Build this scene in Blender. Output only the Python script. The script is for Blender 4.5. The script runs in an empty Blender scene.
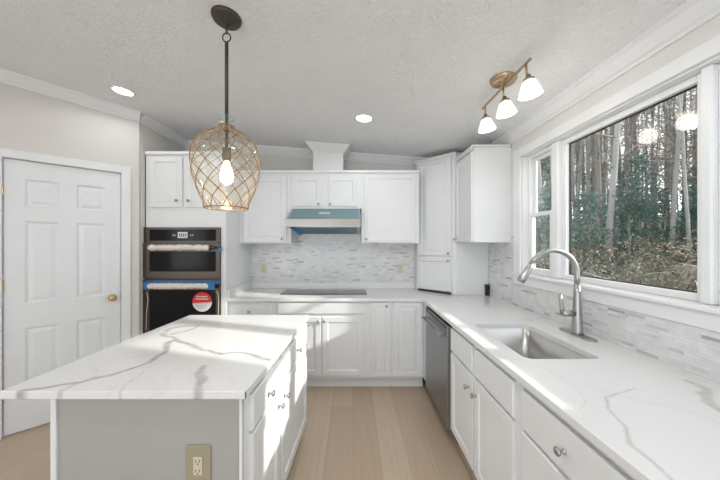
import bpy, bmesh, math, random
from mathutils import Vector, Matrix
random.seed(7)
SC = bpy.context.scene
COL = SC.collection
PI = math.pi
HC = 1.455                      # camera height
F = 280.0                       # focal length in pixels of a 720 px wide frame

# ------------------------------------------------------------------ camera, sky, sun, added fill lamps, exposure
cam = bpy.data.cameras.new('camera'); camo = bpy.data.objects.new('camera', cam); COL.objects.link(camo)
camo.location = (0, 0, HC); camo.rotation_euler = (PI/2, 0, 0)
cam.sensor_width = 36; cam.lens = 36*F/720; cam.shift_x = 7/720; cam.shift_y = 3.5/720; cam.clip_start = 0.02
SC.camera = camo
SC.view_settings.view_transform = 'Standard'; SC.view_settings.look = 'None'
SC.view_settings.gamma = 1; SC.view_settings.use_curve_mapping = False
SC.view_settings.exposure = 0.43

world = bpy.data.worlds.new('world'); SC.world = world; world.use_nodes = True
wn = world.node_tree.nodes; wl = world.node_tree.links
# pale, thinly overcast sky
wn['Background'].inputs[0].default_value = (.90, .945, 1, 1); wn['Background'].inputs[1].default_value = 1.7

SUN_D = Vector((-1, 0.30, -0.447))
sl = bpy.data.lights.new('sun', 'SUN'); sl.energy = 4.5; sl.angle = math.radians(1.5); sl.color = (1, .95, .88)
so = bpy.data.objects.new('sun', sl); COL.objects.link(so); so.location = (6, -1, 5)
so.rotation_euler = SUN_D.to_track_quat('-Z', 'Y').to_euler()

def area(name, loc, direction, sx, sy, power, color=(1, 1, 1)):
    l = bpy.data.lights.new(name, 'AREA'); l.shape = 'RECTANGLE'; l.size = sx; l.size_y = sy; l.energy = power*.8; l.color = color
    o = bpy.data.objects.new(name, l); COL.objects.link(o); o.location = loc
    o.rotation_euler = Vector(direction).to_track_quat('-Z', 'Z').to_euler()
    return o
area('fill_rear_opening', (-0.9, -3.1, 1.25), (0, 1, 0.35), 3.4, 1.9, 16, (.86, .93, 1))  # fill lamp added behind the camera, brightens the room from the rear
area('fill_left_opening', (-3.65, -0.9, 1.45), (1, .1, .15), 1.2, 1.1, 4, (.86, .93, 1))  # second added fill lamp, out of view on the left

# ------------------------------------------------------------------ materials
def mat(name, color, rough=.5, metal=0, spec=.5, emit=None, estr=0, bump=None):
    m = bpy.data.materials.new(name); m.use_nodes = True
    nt = m.node_tree; b = nt.nodes['Principled BSDF']
    b.inputs['Base Color'].default_value = (*color, 1); b.inputs['Roughness'].default_value = rough
    b.inputs['Metallic'].default_value = metal; b.inputs['Specular IOR Level'].default_value = spec
    # every surface gets a faint procedural variation
    tc = nt.nodes.new('ShaderNodeTexCoord'); nz = nt.nodes.new('ShaderNodeTexNoise')
    nt.links.new(tc.outputs['Object'], nz.inputs['Vector']); nz.inputs['Scale'].default_value = 6
    mx = nt.nodes.new('ShaderNodeMix'); mx.data_type = 'RGBA'
    mx.inputs[6].default_value = (*[c*.96 for c in color], 1); mx.inputs[7].default_value = (*[min(1, c*1.03) for c in color], 1)
    nt.links.new(nz.outputs['Fac'], mx.inputs[0]); nt.links.new(mx.outputs[2], b.inputs['Base Color'])
    if emit: b.inputs['Emission Color'].default_value = (*emit, 1); b.inputs['Emission Strength'].default_value = estr
    if bump:
        n2 = nt.nodes.new('ShaderNodeTexNoise'); n2.inputs['Scale'].default_value = bump[0]; n2.inputs['Detail'].default_value = 4
        nt.links.new(tc.outputs['Object'], n2.inputs['Vector'])
        bp = nt.nodes.new('ShaderNodeBump'); bp.inputs['Strength'].default_value = bump[1]; bp.inputs['Distance'].default_value = bump[2]
        nt.links.new(n2.outputs['Fac'], bp.inputs['Height']); nt.links.new(bp.outputs[0], b.inputs['Normal'])
    return m

def ramp(nt, src, stops):
    r = nt.nodes.new('ShaderNodeValToRGB'); e = r.color_ramp.elements
    e[0].position, e[0].color = stops[0][0], (*stops[0][1], 1)
    e[1].position, e[1].color = stops[-1][0], (*stops[-1][1], 1)
    for p, c in stops[1:-1]:
        n = e.new(p); n.color = (*c, 1)
    nt.links.new(src, r.inputs[0]); return r

M = {}
M['cab'] = mat('cabinet_white', (.79, .80, .805), .38)
M['trimw'] = mat('trim_white', (.81, .82, .825), .4)
M['wall'] = mat('wall_greige', (.70, .675, .64), .8, bump=(60, .1, .002))
M['wallr'] = mat('wall_light_greige', (.75, .735, .72), .8, bump=(60, .1, .002))
M['door'] = mat('door_white', (.78, .80, .81), .4)
M['steel'] = mat('stainless', (.60, .59, .575), .30, 1)
M['steeld'] = mat('dark_stainless', (.135, .115, .10), .3, 1)
M['dw'] = mat('dishwasher_steel', (.33, .335, .34), .33, 1)
M['nickel'] = mat('brushed_nickel', (.43, .43, .42), .3, 1)
M['brass'] = mat('brass', (.70, .52, .27), .25, 1)
M['abrass'] = mat('antique_brass', (.50, .37, .24), .32, 1)
M['bronze'] = mat('dark_bronze', (.075, .065, .058), .45, .6)
M['black'] = mat('black_plastic', (.012, .012, .013), .35)
M['blackglass'] = mat('black_glass', (.010, .010, .011), .10, spec=.18)
M['cookglass'] = mat('cooktop_glass', (.06, .065, .065), .07)
M['gap'] = mat('gasket_and_gap_shade', (.04, .035, .03), .8)
M['paper'] = mat('wrap_foam', (.78, .72, .66), .9, bump=(70, .9, .01))
M['tape'] = mat('blue_tape', (.02, .17, .42), .5)
M['film'] = mat('teal_film', (.15, .27, .30), .35, .0)
M['filmb'] = mat('blue_filter_film', (.02, .17, .27), .35, .2)
M['red'] = mat('sticker_red', (.75, .03, .03), .5)
M['white'] = mat('sticker_white', (.75, .75, .75), .5)
M['almond'] = mat('almond_plastic', (.62, .57, .45), .4)
M['goldplate'] = mat('tan_plate', (.36, .32, .22), .4)
M['slot'] = mat('outlet_slot', (.03, .03, .03), .6)
M['rope'] = mat('rope', (.30, .175, .075), .85)
M['knot'] = mat('rope_knot', (.13, .07, .03), .9)
M['bulb'] = mat('bulb', (1, .9, .75), .4, emit=(1, .80, .52), estr=7)
M['shade'] = mat('shade_glass', (.95, .93, .9), .3, emit=(1, .93, .83), estr=.5)
M['led'] = mat('led', (1, 1, 1), .5, emit=(1, .97, .92), estr=9)
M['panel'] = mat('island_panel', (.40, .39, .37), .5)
M['bark'] = mat('bark', (.19, .17, .15), .9, bump=(14, .8, .05))
M['bark2'] = mat('bark_grey', (.30, .29, .27), .9, bump=(14, .8, .05))
M['twig'] = mat('dead_wood', (.55, .50, .44), .9)
M['leafb'] = mat('leaf_brown', (.29, .21, .145), .9)
M['leafy'] = mat('leaf_olive', (.19, .19, .13), .9)
M['leafg'] = mat('leaf_green', (.085, .15, .12), .8)

def mat_ceiling():
    m = mat('ceiling_texture', (.83, .835, .84), .95); nt = m.node_tree; b = nt.nodes['Principled BSDF']
    tc = nt.nodes.new('ShaderNodeTexCoord')
    a = nt.nodes.new('ShaderNodeTexNoise'); a.inputs['Scale'].default_value = 42; a.inputs['Detail'].default_value = 3; a.inputs['Roughness'].default_value = .6
    nt.links.new(tc.outputs['Object'], a.inputs['Vector'])
    r = ramp(nt, a.outputs['Fac'], [(.44, (0, 0, 0)), (.56, (1, 1, 1))])
    bp = nt.nodes.new('ShaderNodeBump'); bp.inputs['Strength'].default_value = .5; bp.inputs['Distance'].default_value = .008
    nt.links.new(r.outputs[0], bp.inputs['Height']); nt.links.new(bp.outputs[0], b.inputs['Normal'])
    return m
M['ceil'] = mat_ceiling()

def mat_floor():
    m = mat('oak_planks', (.4, .3, .22), .42); nt = m.node_tree; b = nt.nodes['Principled BSDF']
    tc = nt.nodes.new('ShaderNodeTexCoord')
    mp = nt.nodes.new('ShaderNodeMapping'); mp.inputs['Rotation'].default_value = (0, 0, PI/2)
    nt.links.new(tc.outputs['Object'], mp.inputs['Vector'])
    br = nt.nodes.new('ShaderNodeTexBrick'); br.offset = .37; br.inputs['Scale'].default_value = 1
    br.inputs['Brick Width'].default_value = 1.25; br.inputs['Row Height'].default_value = .185
    br.inputs['Mortar Size'].default_value = .0012; br.inputs['Color1'].default_value = (0, 0, 0, 1); br.inputs['Color2'].default_value = (1, 1, 1, 1)
    br.inputs['Mortar'].default_value = (0, 0, 0, 1)
    nt.links.new(mp.outputs[0], br.inputs['Vector'])
    m2 = nt.nodes.new('ShaderNodeMapping'); m2.inputs['Scale'].default_value = (26, 1.3, 1); nt.links.new(tc.outputs['Object'], m2.inputs['Vector'])
    nz = nt.nodes.new('ShaderNodeTexNoise'); nz.inputs['Scale'].default_value = 1.6; nz.inputs['Detail'].default_value = 6; nz.inputs['Distortion'].default_value = .6
    nt.links.new(m2.outputs[0], nz.inputs['Vector'])
    ad = nt.nodes.new('ShaderNodeMath'); ad.operation = 'MULTIPLY_ADD'; ad.inputs[1].default_value = .45
    nt.links.new(br.outputs['Color'], ad.inputs[0]); 
    ml = nt.nodes.new('ShaderNodeMath'); ml.operation = 'MULTIPLY'; ml.inputs[1].default_value = .6
    nt.links.new(nz.outputs['Fac'], ml.inputs[0]); nt.links.new(ml.outputs[0], ad.inputs[2])
    r = ramp(nt, ad.outputs[0], [(.1, (.46, .345, .245)), (.45, (.53, .41, .30)), (.9, (.62, .50, .38))])
    mx = nt.nodes.new('ShaderNodeMix'); mx.data_type = 'RGBA'; mx.inputs[7].default_value = (.36, .27, .19, 1)
    nt.links.new(br.outputs['Fac'], mx.inputs[0]); nt.links.new(r.outputs[0], mx.inputs[6]); nt.links.new(mx.outputs[2], b.inputs['Base Color'])
    return m
M['floor'] = mat_floor()

def mat_tile(name, axis, bw=.085):
    m = mat(name, (.8, .8, .8), .18); nt = m.node_tree; b = nt.nodes['Principled BSDF']
    tc = nt.nodes.new('ShaderNodeTexCoord'); sp = nt.nodes.new('ShaderNodeSeparateXYZ'); cb = nt.nodes.new('ShaderNodeCombineXYZ')
    nt.links.new(tc.outputs['Object'], sp.inputs[0]); nt.links.new(sp.outputs[axis], cb.inputs[0]); nt.links.new(sp.outputs[2], cb.inputs[1])
    br = nt.nodes.new('ShaderNodeTexBrick'); br.offset = .41; br.squash = .6; br.squash_frequency = 3; br.inputs['Scale'].default_value = 1
    br.inputs['Brick Width'].default_value = bw; br.inputs['Row Height'].default_value = .0155
    br.inputs['Mortar Size'].default_value = .0011; br.inputs['Color1'].default_value = (0, 0, 0, 1); br.inputs['Color2'].default_value = (1, 1, 1, 1)
    nt.links.new(cb.outputs[0], br.inputs['Vector'])
    r = ramp(nt, br.outputs['Color'], [(0, (.73, .735, .73)), (.45, (.80, .805, .80)), (.88, (.72, .725, .725)), (.955, (.56, .57, .575)), (1, (.40, .415, .425))])
    nz = nt.nodes.new('ShaderNodeTexNoise'); nz.inputs['Scale'].default_value = 9; nz.inputs['Detail'].default_value = 5; nz.inputs['Distortion'].default_value = 1.2
    nt.links.new(tc.outputs['Object'], nz.inputs['Vector'])
    r2 = ramp(nt, nz.outputs['Fac'], [(.35, (.88, .88, .89)), (.6, (1, 1, 1))])
    mu = nt.nodes.new('ShaderNodeMix'); mu.data_type = 'RGBA'; mu.blend_type = 'MULTIPLY'; mu.inputs[0].default_value = 1
    nt.links.new(r.outputs[0], mu.inputs[6]); nt.links.new(r2.outputs[0], mu.inputs[7])
    mx = nt.nodes.new('ShaderNodeMix'); mx.data_type = 'RGBA'; mx.inputs[7].default_value = (.66, .66, .65, 1)
    nt.links.new(br.outputs['Fac'], mx.inputs[0]); nt.links.new(mu.outputs[2], mx.inputs[6]); nt.links.new(mx.outputs[2], b.inputs['Base Color'])
    bp = nt.nodes.new('ShaderNodeBump'); bp.inputs['Strength'].default_value = .35; bp.inputs['Distance'].default_value = .0012; bp.invert = True
    nt.links.new(br.outputs['Fac'], bp.inputs['Height']); nt.links.new(bp.outputs[0], b.inputs['Normal'])
    return m
M['tileb'] = mat_tile('mosaic_back', 0); M['tiler'] = mat_tile('mosaic_side', 1, .10)

def mat_quartz(name='quartz', base=(.79, .79, .785)):
    m = mat(name, base, .16); nt = m.node_tree; b = nt.nodes['Principled BSDF']
    tc = nt.nodes.new('ShaderNodeTexCoord')
    at = nt.nodes.new('ShaderNodeAttribute'); at.attribute_name = 'vein'
    nz = nt.nodes.new('ShaderNodeTexNoise'); nz.inputs['Scale'].default_value = 1.1; nz.inputs['Detail'].default_value = 4; nz.inputs['Distortion'].default_value = 1.4
    nt.links.new(tc.outputs['Object'], nz.inputs['Vector'])
    r = ramp(nt, nz.outputs['Fac'], [(.40, (0, 0, 0)), (.47, (.0, .0, .0)), (.485, (.09, .09, .09)), (.50, (.0, .0, .0)), (1, (0, 0, 0))])
    n3 = nt.nodes.new('ShaderNodeTexNoise'); n3.inputs['Scale'].default_value = 30; n3.inputs['Detail'].default_value = 3
    nt.links.new(tc.outputs['Object'], n3.inputs['Vector'])
    r3 = ramp(nt, n3.outputs['Fac'], [(.3, (.55, .55, .55)), (.65, (1, 1, 1))])
    mu = nt.nodes.new('ShaderNodeMath'); mu.operation = 'MULTIPLY'; nt.links.new(at.outputs['Fac'], mu.inputs[0]); nt.links.new(r3.outputs[0], mu.inputs[1])
    mxx = nt.nodes.new('ShaderNodeMath'); mxx.operation = 'MAXIMUM'; nt.links.new(mu.outputs[0], mxx.inputs[0]); nt.links.new(r.outputs[0], mxx.inputs[1])
    mx = nt.nodes.new('ShaderNodeMix'); mx.data_type = 'RGBA'
    mx.inputs[6].default_value = (*base, 1); mx.inputs[7].default_value = (.37, .355, .34, 1)
    nt.links.new(mxx.outputs[0], mx.inputs[0]); nt.links.new(mx.outputs[2], b.inputs['Base Color'])
    return m
M['quartz'] = mat_quartz()

def mat_glass(name, tint=(1, 1, 1), ior=1.45, extra=0.0, trans=0.0):
    m = bpy.data.materials.new(name); m.use_nodes = True; nt = m.node_tree; nt.nodes.clear()
    out = nt.nodes.new('ShaderNodeOutputMaterial'); t = nt.nodes.new('ShaderNodeBsdfTransparent'); g = nt.nodes.new('ShaderNodeBsdfGlossy')
    t.inputs[0].default_value = (*tint, 1); g.inputs['Roughness'].default_value = .03
    fr = nt.nodes.new('ShaderNodeFresnel')          # thin sheet: the same reflectance from both sides
    ge = nt.nodes.new('ShaderNodeNewGeometry'); mi = nt.nodes.new('ShaderNodeMix'); mi.data_type = 'FLOAT'
    mi.inputs[2].default_value = ior; mi.inputs[3].default_value = 1/ior
    nt.links.new(ge.outputs['Backfacing'], mi.inputs[0]); nt.links.new(mi.outputs[0], fr.inputs['IOR'])
    ad = nt.nodes.new('ShaderNodeMath'); ad.operation = 'ADD'; ad.inputs[1].default_value = extra; ad.use_clamp = True
    nt.links.new(fr.outputs[0], ad.inputs[0])
    mx = nt.nodes.new('ShaderNodeMixShader'); nt.links.new(ad.outputs[0], mx.inputs[0])
    nt.links.new(t.outputs[0], mx.inputs[1]); nt.links.new(g.outputs[0], mx.inputs[2])
    last = mx
    if trans:
        d = nt.nodes.new('ShaderNodeBsdfTranslucent'); d.inputs[0].default_value = (.9, .86, .78, 1)
        m2 = nt.nodes.new('ShaderNodeMixShader'); m2.inputs[0].default_value = trans
        nt.links.new(mx.outputs[0], m2.inputs[1]); nt.links.new(d.outputs[0], m2.inputs[2]); last = m2
    nt.links.new(last.outputs[0], out.inputs[0]); return m
M['pane'] = mat_glass('window_glass', (.97, .985, .98), 1.45)
M['globe'] = mat_glass('globe_glass', (.96, .98, .97), 1.4, .03, .06)

def mat_ground():
    m = mat('leaf_litter', (.2, .16, .1), .95); nt = m.node_tree; b = nt.nodes['Principled BSDF']
    tc = nt.nodes.new('ShaderNodeTexCoord'); nz = nt.nodes.new('ShaderNodeTexNoise'); nz.inputs['Scale'].default_value = 2.2; nz.inputs['Detail'].default_value = 9; nz.inputs['Roughness'].default_value = .75
    nt.links.new(tc.outputs['Object'], nz.inputs['Vector'])
    r = ramp(nt, nz.outputs['Fac'], [(.32, (.07, .10, .05)), (.47, (.14, .135, .09)), (.56, (.20, .17, .125)), (.68, (.32, .29, .24))])
    nt.links.new(r.outputs[0], b.inputs['Base Color']); return m
M['ground'] = mat_ground()

# ------------------------------------------------------------------ mesh builder
WARP = [None]
class MB:
    def __init__(s): s.bm = bmesh.new(); s.mats = []; s.cur = 0
    def mat(s, m):
        if m not in s.mats: s.mats.append(m)
        s.cur = s.mats.index(m); return s
    def _f(s, vs, smooth=False):
        try: f = s.bm.faces.new(vs)
        except ValueError: return None
        f.material_index = s.cur; f.smooth = smooth; return f
    def box(s, x0, x1, y0, y1, z0, z1, bev=0, seg=1):
        if bev <= 0:
            v = [s.bm.verts.new(p) for p in ((x0,y0,z0),(x1,y0,z0),(x1,y1,z0),(x0,y1,z0),(x0,y0,z1),(x1,y0,z1),(x1,y1,z1),(x0,y1,z1))]
            for q in ((0,3,2,1),(4,5,6,7),(0,1,5,4),(1,2,6,5),(2,3,7,6),(3,0,4,7)): s._f([v[i] for i in q])
            return s
        t = bmesh.new(); bmesh.ops.create_cube(t, size=1)
        for v in t.verts: v.co = Vector(((x0+x1)/2+v.co.x*(x1-x0), (y0+y1)/2+v.co.y*(y1-y0), (z0+z1)/2+v.co.z*(z1-z0)))
        bmesh.ops.bevel(t, geom=t.edges[:], offset=bev, segments=seg, affect='EDGES', profile=.5)
        s.merge(t); return s
    def merge(s, t, mtx=None, smooth=False):
        mp = {v: s.bm.verts.new((mtx @ v.co) if mtx else v.co) for v in t.verts}
        for f in t.faces: s._f([mp[v] for v in f.verts], smooth)
        t.free()
    def prism(s, pts, z0, z1):           # polygon in XY extruded in Z
        a = [s.bm.verts.new((x, y, z0)) for x, y in pts]; b = [s.bm.verts.new((x, y, z1)) for x, y in pts]; n = len(pts)
        s._f(a[::-1]); s._f(b)
        for i in range(n): s._f([a[i], a[(i+1)%n], b[(i+1)%n], b[i]])
        return s
    def sweep(s, prof, p0, p1, up=Vector((0,0,1)), out=None):   # profile (o,u): o along `out`, u along `up`
        out = Vector(out); up = Vector(up); p0 = Vector(p0); p1 = Vector(p1)
        a = [s.bm.verts.new(p0+out*o+up*u) for o, u in prof]; b = [s.bm.verts.new(p1+out*o+up*u) for o, u in prof]; n = len(prof)
        s._f(a[::-1]); s._f(b)
        for i in range(n): s._f([a[i], a[(i+1)%n], b[(i+1)%n], b[i]])
        return s
    def lathe(s, prof, mtx=None, n=28, smooth=True, cap=True):
        mtx = mtx or Matrix(); rings = []
        for r, z in prof:
            rings.append([s.bm.verts.new(mtx @ Vector((max(r, 1e-5)*math.cos(2*PI*i/n), max(r, 1e-5)*math.sin(2*PI*i/n), z))) for i in range(n)])
        for a, b in zip(rings, rings[1:]):
            for i in range(n): s._f([a[i], a[(i+1)%n], b[(i+1)%n], b[i]], smooth)
        if cap:
            s._f(rings[0][::-1]); s._f(rings[-1])
        return s
    def tube(s, pts, rad, n=10, closed=False, cap=True):
        pts = [Vector(p) for p in pts]; m = len(pts)
        rs = rad if isinstance(rad, (list, tuple)) else [rad]*m
        rings = []; nrm = None
        for i in range(m):
            t = (pts[(i+1) % m]-pts[i-1]) if closed else (pts[min(i+1, m-1)]-pts[max(i-1, 0)])
            t.normalize()
            if nrm is None:
                nrm = t.orthogonal().normalized()
            nrm = (nrm - t*nrm.dot(t))
            nrm = nrm.normalized() if nrm.length > 1e-6 else t.orthogonal().normalized()
            bn = t.cross(nrm)
            rings.append([s.bm.verts.new(pts[i]+(nrm*math.cos(2*PI*k/n)+bn*math.sin(2*PI*k/n))*rs[i]) for k in range(n)])
        prs = list(zip(rings, rings[1:])) + ([(rings[-1], rings[0])] if closed else [])
        for a, b in prs:
            for k in range(n): s._f([a[k], a[(k+1)%n], b[(k+1)%n], b[k]], True)
        if cap and not closed: s._f(rings[0][::-1]); s._f(rings[-1])
        return s
    def front(s, x0, x1, z0, z1, t=.019, cells=None, y=0, rings=((0,0),(.006,.008)), ch=.003):
        """slab on plane y, front at y-t; cells = list of rects (x0,x1,z0,z1) carrying sunk ring profiles (inset, depth)"""
        bm = s.bm; yf = y-t
        def rect(a, b, c, d, yy): return [bm.verts.new(p) for p in ((a,yy,c),(b,yy,c),(b,yy,d),(a,yy,d))]
        o = rect(x0,x1,z0,z1,y); e = rect(x0,x1,z0,z1,yf+ch); g = rect(x0+ch,x1-ch,z0+ch,z1-ch,yf)
        s._f(o[::-1])
        for a, b in ((o,e),(e,g)):
            for i in range(4): s._f([a[i], a[(i+1)%4], b[(i+1)%4], b[i]])
        cells = cells or []
        xs = sorted({round(v,5) for v in [x0+ch, x1-ch]+[c[0] for c in cells]+[c[1] for c in cells]})
        zs = sorted({round(v,5) for v in [z0+ch, z1-ch]+[c[2] for c in cells]+[c[3] for c in cells]})
        for i in range(len(xs)-1):
            for j in range(len(zs)-1):
                cx = (xs[i]+xs[i+1])/2; cz = (zs[j]+zs[j+1])/2
                if any(c[0]<cx<c[1] and c[2]<cz<c[3] for c in cells): continue
                s._f(rect(xs[i],xs[i+1],zs[j],zs[j+1],yf))
        for c in cells:
            prev = rect(*c, yf)
            for ins, dp in rings[0:]:
                cur = rect(c[0]+ins,c[1]-ins,c[2]+ins,c[3]-ins,yf+dp)
                for i in range(4): s._f([prev[i], prev[(i+1)%4], cur[(i+1)%4], cur[i]])
                prev = cur
            s._f(prev)
        return s
    def build(s, name, parent=None, m=None, loc=(0,0,0), rot=(0,0,0), label=None, merge=True):
        if merge: bmesh.ops.remove_doubles(s.bm, verts=s.bm.verts, dist=1e-6)
        if WARP[0]:
            for v in s.bm.verts: v.co = WARP[0](v.co)
        bmesh.ops.recalc_face_normals(s.bm, faces=s.bm.faces)
        me = bpy.data.meshes.new(name); s.bm.to_mesh(me); s.bm.free()
        for mm in (s.mats if s.mats else [m]): me.materials.append(M[mm] if isinstance(mm, str) else mm)
        o = bpy.data.objects.new(name, me); COL.objects.link(o); o.location = loc; o.rotation_euler = rot
        if parent: o.parent = parent
        if label: o['label'] = label
        return o

def tag(o, label=None, cat=None, group=None, kind=None):
    if label: o['label'] = label
    if cat: o['category'] = cat
    if group: o['group'] = group
    if kind: o['kind'] = kind
    return o
def thing(name, label, cat, loc=(0,0,0), rz=0, group=None):
    o = bpy.data.objects.new(name, None); COL.objects.link(o); o.location = loc; o.rotation_euler = (0,0,rz)
    o.empty_display_size = .1
    return tag(o, label, cat, group)
def struct(o): o['kind'] = 'structure'; return o
def copy_tree(o, parent=None):
    c = o.copy(); COL.objects.link(c)
    if parent: c.parent = parent
    for ch in list(o.children): copy_tree(ch, c)
    return c

# ------------------------------------------------------------------ room shell
XR = 1.425; YB = 3.39; XL = -3.7; YR = -3.2
def ceil_z(x): return 2.43 + .075*(XR-x)
AX, AY = -2.03, 2.66                    # corner where the diagonal door wall meets the alcove side
DX, DY = -3.2, 1.49                     # its other end
struct(MB().box(XL-.1, XR+.1, YR-.1, YB+.1, -.1, 0).build('floor', m='floor'))
b = MB(); e = .12
for (x0, x1) in ((XL-.1, XR+.12),):
    v = [(x0, YR-.1, ceil_z(x0)), (x1, YR-.1, ceil_z(x1)), (x1, YB+.12, ceil_z(x1)), (x0, YB+.12, ceil_z(x0))]
    lo = [b.bm.verts.new(p) for p in v]; hi = [b.bm.verts.new((p[0], p[1], p[2]+e)) for p in v]
    b._f(lo[::-1]); b._f(hi)
    for i in range(4): b._f([lo[i], lo[(i+1)%4], hi[(i+1)%4], hi[i]])
struct(b.build('ceiling', m='ceil'))
def wall_poly(name, pts, y0, y1, m):    # pts in XZ, extruded in Y
    b = MB(); a = [b.bm.verts.new((x, y0, z)) for x, z in pts]; c = [b.bm.verts.new((x, y1, z)) for x, z in pts]; n = len(pts)
    b._f(a); b._f(c[::-1])
    for i in range(n): b._f([a[i], a[(i+1)%n], c[(i+1)%n], c[i]])
    return struct(b.build(name, m=m))
wall_poly('wall_back', [(AX-.1, 0), (XR, 0), (XR, ceil_z(XR)), (AX-.1, ceil_z(AX-.1))], YB, YB+.1, 'wall')
# alcove side wall beside the ovens
struct(MB().box(AX-.09, AX, AY+.02, YB, 0, ceil_z(AX)).build('wall_alcove', m='wall'))
# diagonal wall with the door opening: built in a frame with x along the wall
S2 = math.sqrt(.5)
WL = math.hypot(AX-DX, AY-DY)
def diag_local(px):                     # distance along the wall where the ray of image column px meets it
    u = (px-353)/F; Y = (AY-AX)/(1-u); X = u*Y
    return (X-DX)/S2
d0 = diag_local(2.5); d1 = diag_local(121)
DH = 2.095
b = MB(); up = 3.0
for (x0, x1, z0, z1) in ((0, d0-.012, 0, 2.66), (d1+.012, WL, 0, 2.66), (d0-.012, d1+.012, DH+.012, 2.66)):
    b.box(x0, x1, 0, .11, z0, z1)
# sloped strip up to the ceiling
a = [b.bm.verts.new(p) for p in ((0,0,2.66),(WL,0,2.66),(WL,0,ceil_z(AX)),(0,0,ceil_z(DX)),(0,.11,2.66),(WL,.11,2.66),(WL,.11,ceil_z(AX)),(0,.11,ceil_z(DX)))]
for q in ((0,1,2,3),(7,6,5,4),(0,4,5,1),(1,5,6,2),(2,6,7,3),(3,7,4,0)): b._f([a[i] for i in q])
struct(b.build('wall_diagonal', m='wall', loc=(DX, DY, 0), rot=(0,0,PI/4)))
# left part of room: unseen left and rear walls, openings added to let fill light in
b = MB()
b.box(XL-.1, XL, YR, -1.6, 0, 2.83).box(XL-.1, XL, -.3, 1.5, 0, 2.83).box(XL-.1, XL, -1.6, -.3, 0, .9).box(XL-.1, XL, -1.6, -.3, 2.1, 2.83)
b.box(XL, DX, 1.49, 1.6, 0, 2.8)
struct(b.build('wall_left', m='wall'))
b = MB()
b.box(XL, -2.7, YR-.1, YR, 0, 2.8).box(.9, XR, YR-.1, YR, 0, 2.45).box(-2.7, .9, YR-.1, YR, 2.25, 2.47).box(-2.7, .9, YR-.1, YR, 0, .2)
struct(b.build('wall_rear', m='wall'))
# right wall with the window opening
WY0, WY1, WZ0, WZ1 = .62, 2.36, 1.205, 2.19
b = MB()
b.box(XR, XR+.098, YR, WY0, 0, 2.43).box(XR, XR+.098, WY1, YB+.1, 0, 2.43).box(XR, XR+.098, WY0, WY1, 0, WZ0).box(XR, XR+.098, WY0, WY1, WZ1, 2.43)
struct(b.build('wall_right', m='wallr'))
# seam batten above window
struct(MB().box(XR-.002, XR, 1.735, 1.745, 2.27, 2.36).build('trim_9', m='wallr'))

# crown mouldings
CP = [(0, 0), (.012, 0), (.016, .012), (.03, .022), (.062, .062), (.072, .066), (.075, .085), (0, .085)]
def crown(name, p0, p1, out, drop=.095, sc=1.0):
    b = MB(); z0 = ceil_z(p0[0]); z1 = ceil_z(p1[0])
    pr = [(o*sc, u*sc) for o, u in CP]
    out = Vector((*out, 0))
    def ring(p, z): 
        r = []
        for o, u in pr:
            q = Vector((p[0], p[1], 0))+out*o
            r.append(b.bm.verts.new((q.x, q.y, z-.085*sc+u - .075*out.x*o*(u/.085/sc))))
        return r
    a = ring(p0, z0); c = ring(p1, z1); n = len(pr)
    b._f(a[::-1]); b._f(c)
    for i in range(n): b._f([a[i], a[(i+1)%n], c[(i+1)%n], c[i]])
    return struct(b.build(name, m='trimw'))
crown('trim_1', (XR, YR), (XR, YB), (-1, 0), sc=1.0)
crown('trim_2', (AX, YB), (XR-.075, YB), (0, -1))
crown('trim_3', (AX, AY), (AX, YB), (1, 0))
crown('trim_4', (DX, DY), (AX, AY), (S2, -S2))

# ------------------------------------------------------------------ door in the diagonal wall
dr = thing('door_1', None, None, (DX, DY, 0), PI/4); struct(dr)
w = d1-d0-.006; x0 = d0+.003
st = .105*w/.68; mid = .10*w/.68
pw = (w-2*st-mid)/2
rows = [(.255, .80), (.99, 1.63), (1.74, 1.955)]
cells = [(x0+st+k*(pw+mid), x0+st+k*(pw+mid)+pw, a, c) for a, c in rows for k in (0, 1)]
b = MB().front(x0, x0+w, .012, DH, .035, cells, y=.045, rings=((.014,.010),(.022,.010),(.045,.003)))
b.build('door_leaf', dr, 'door')
kb = MB(); kz = .955
KX = x0+w-.058
mt = Matrix.Translation((KX, .008, 1.18)) @ Matrix.Rotation(PI/2, 4, 'X')
kz = HC-(297-243.5)/F*2.55
mt = Matrix.Translation((KX, .0105, kz)) @ Matrix.Rotation(PI/2, 4, 'X')
kb.lathe([(.031,0),(.031,.004),(.012,.008),(.010,.03),(.022,.036),(.028,.05),(.026,.062),(.012,.068)], mt)
kb.build('door_knob', dr, 'brass', label='round polished brass door knob')
MB().box(x0+w+.001, x0+w+.0075, .018, .030, kz-.03, kz+.03).build('strike_plate', dr, 'brass')
for hz in (.30, 1.14, 1.86):
    MB().box(x0-.008, x0+.002, .0, .012, hz-.045, hz+.045, .002).build('hinge', dr, 'brass', label='brass hinge')
# casing (frame) around it
cs = MB()
for (a, c, z0, z1) in ((d0-.07, d0-.002, 0, DH+.07), (d1+.002, d1+.07, 0, DH+.07), (d0-.002, d1+.002, DH+.004, DH+.07)):
    cs.box(a, c, -.016, 0, z0, z1, .004)
cs.box(d0-.012, d0-.001, 0, .11, 0, DH+.012).box(d1+.001, d1+.012, 0, .11, 0, DH+.012).box(d0-.001, d1+.001, 0, .11, DH+.004, DH+.012)
struct(cs.build('trim_5', m='trimw', loc=(DX, DY, 0), rot=(0,0,PI/4)))
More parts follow.
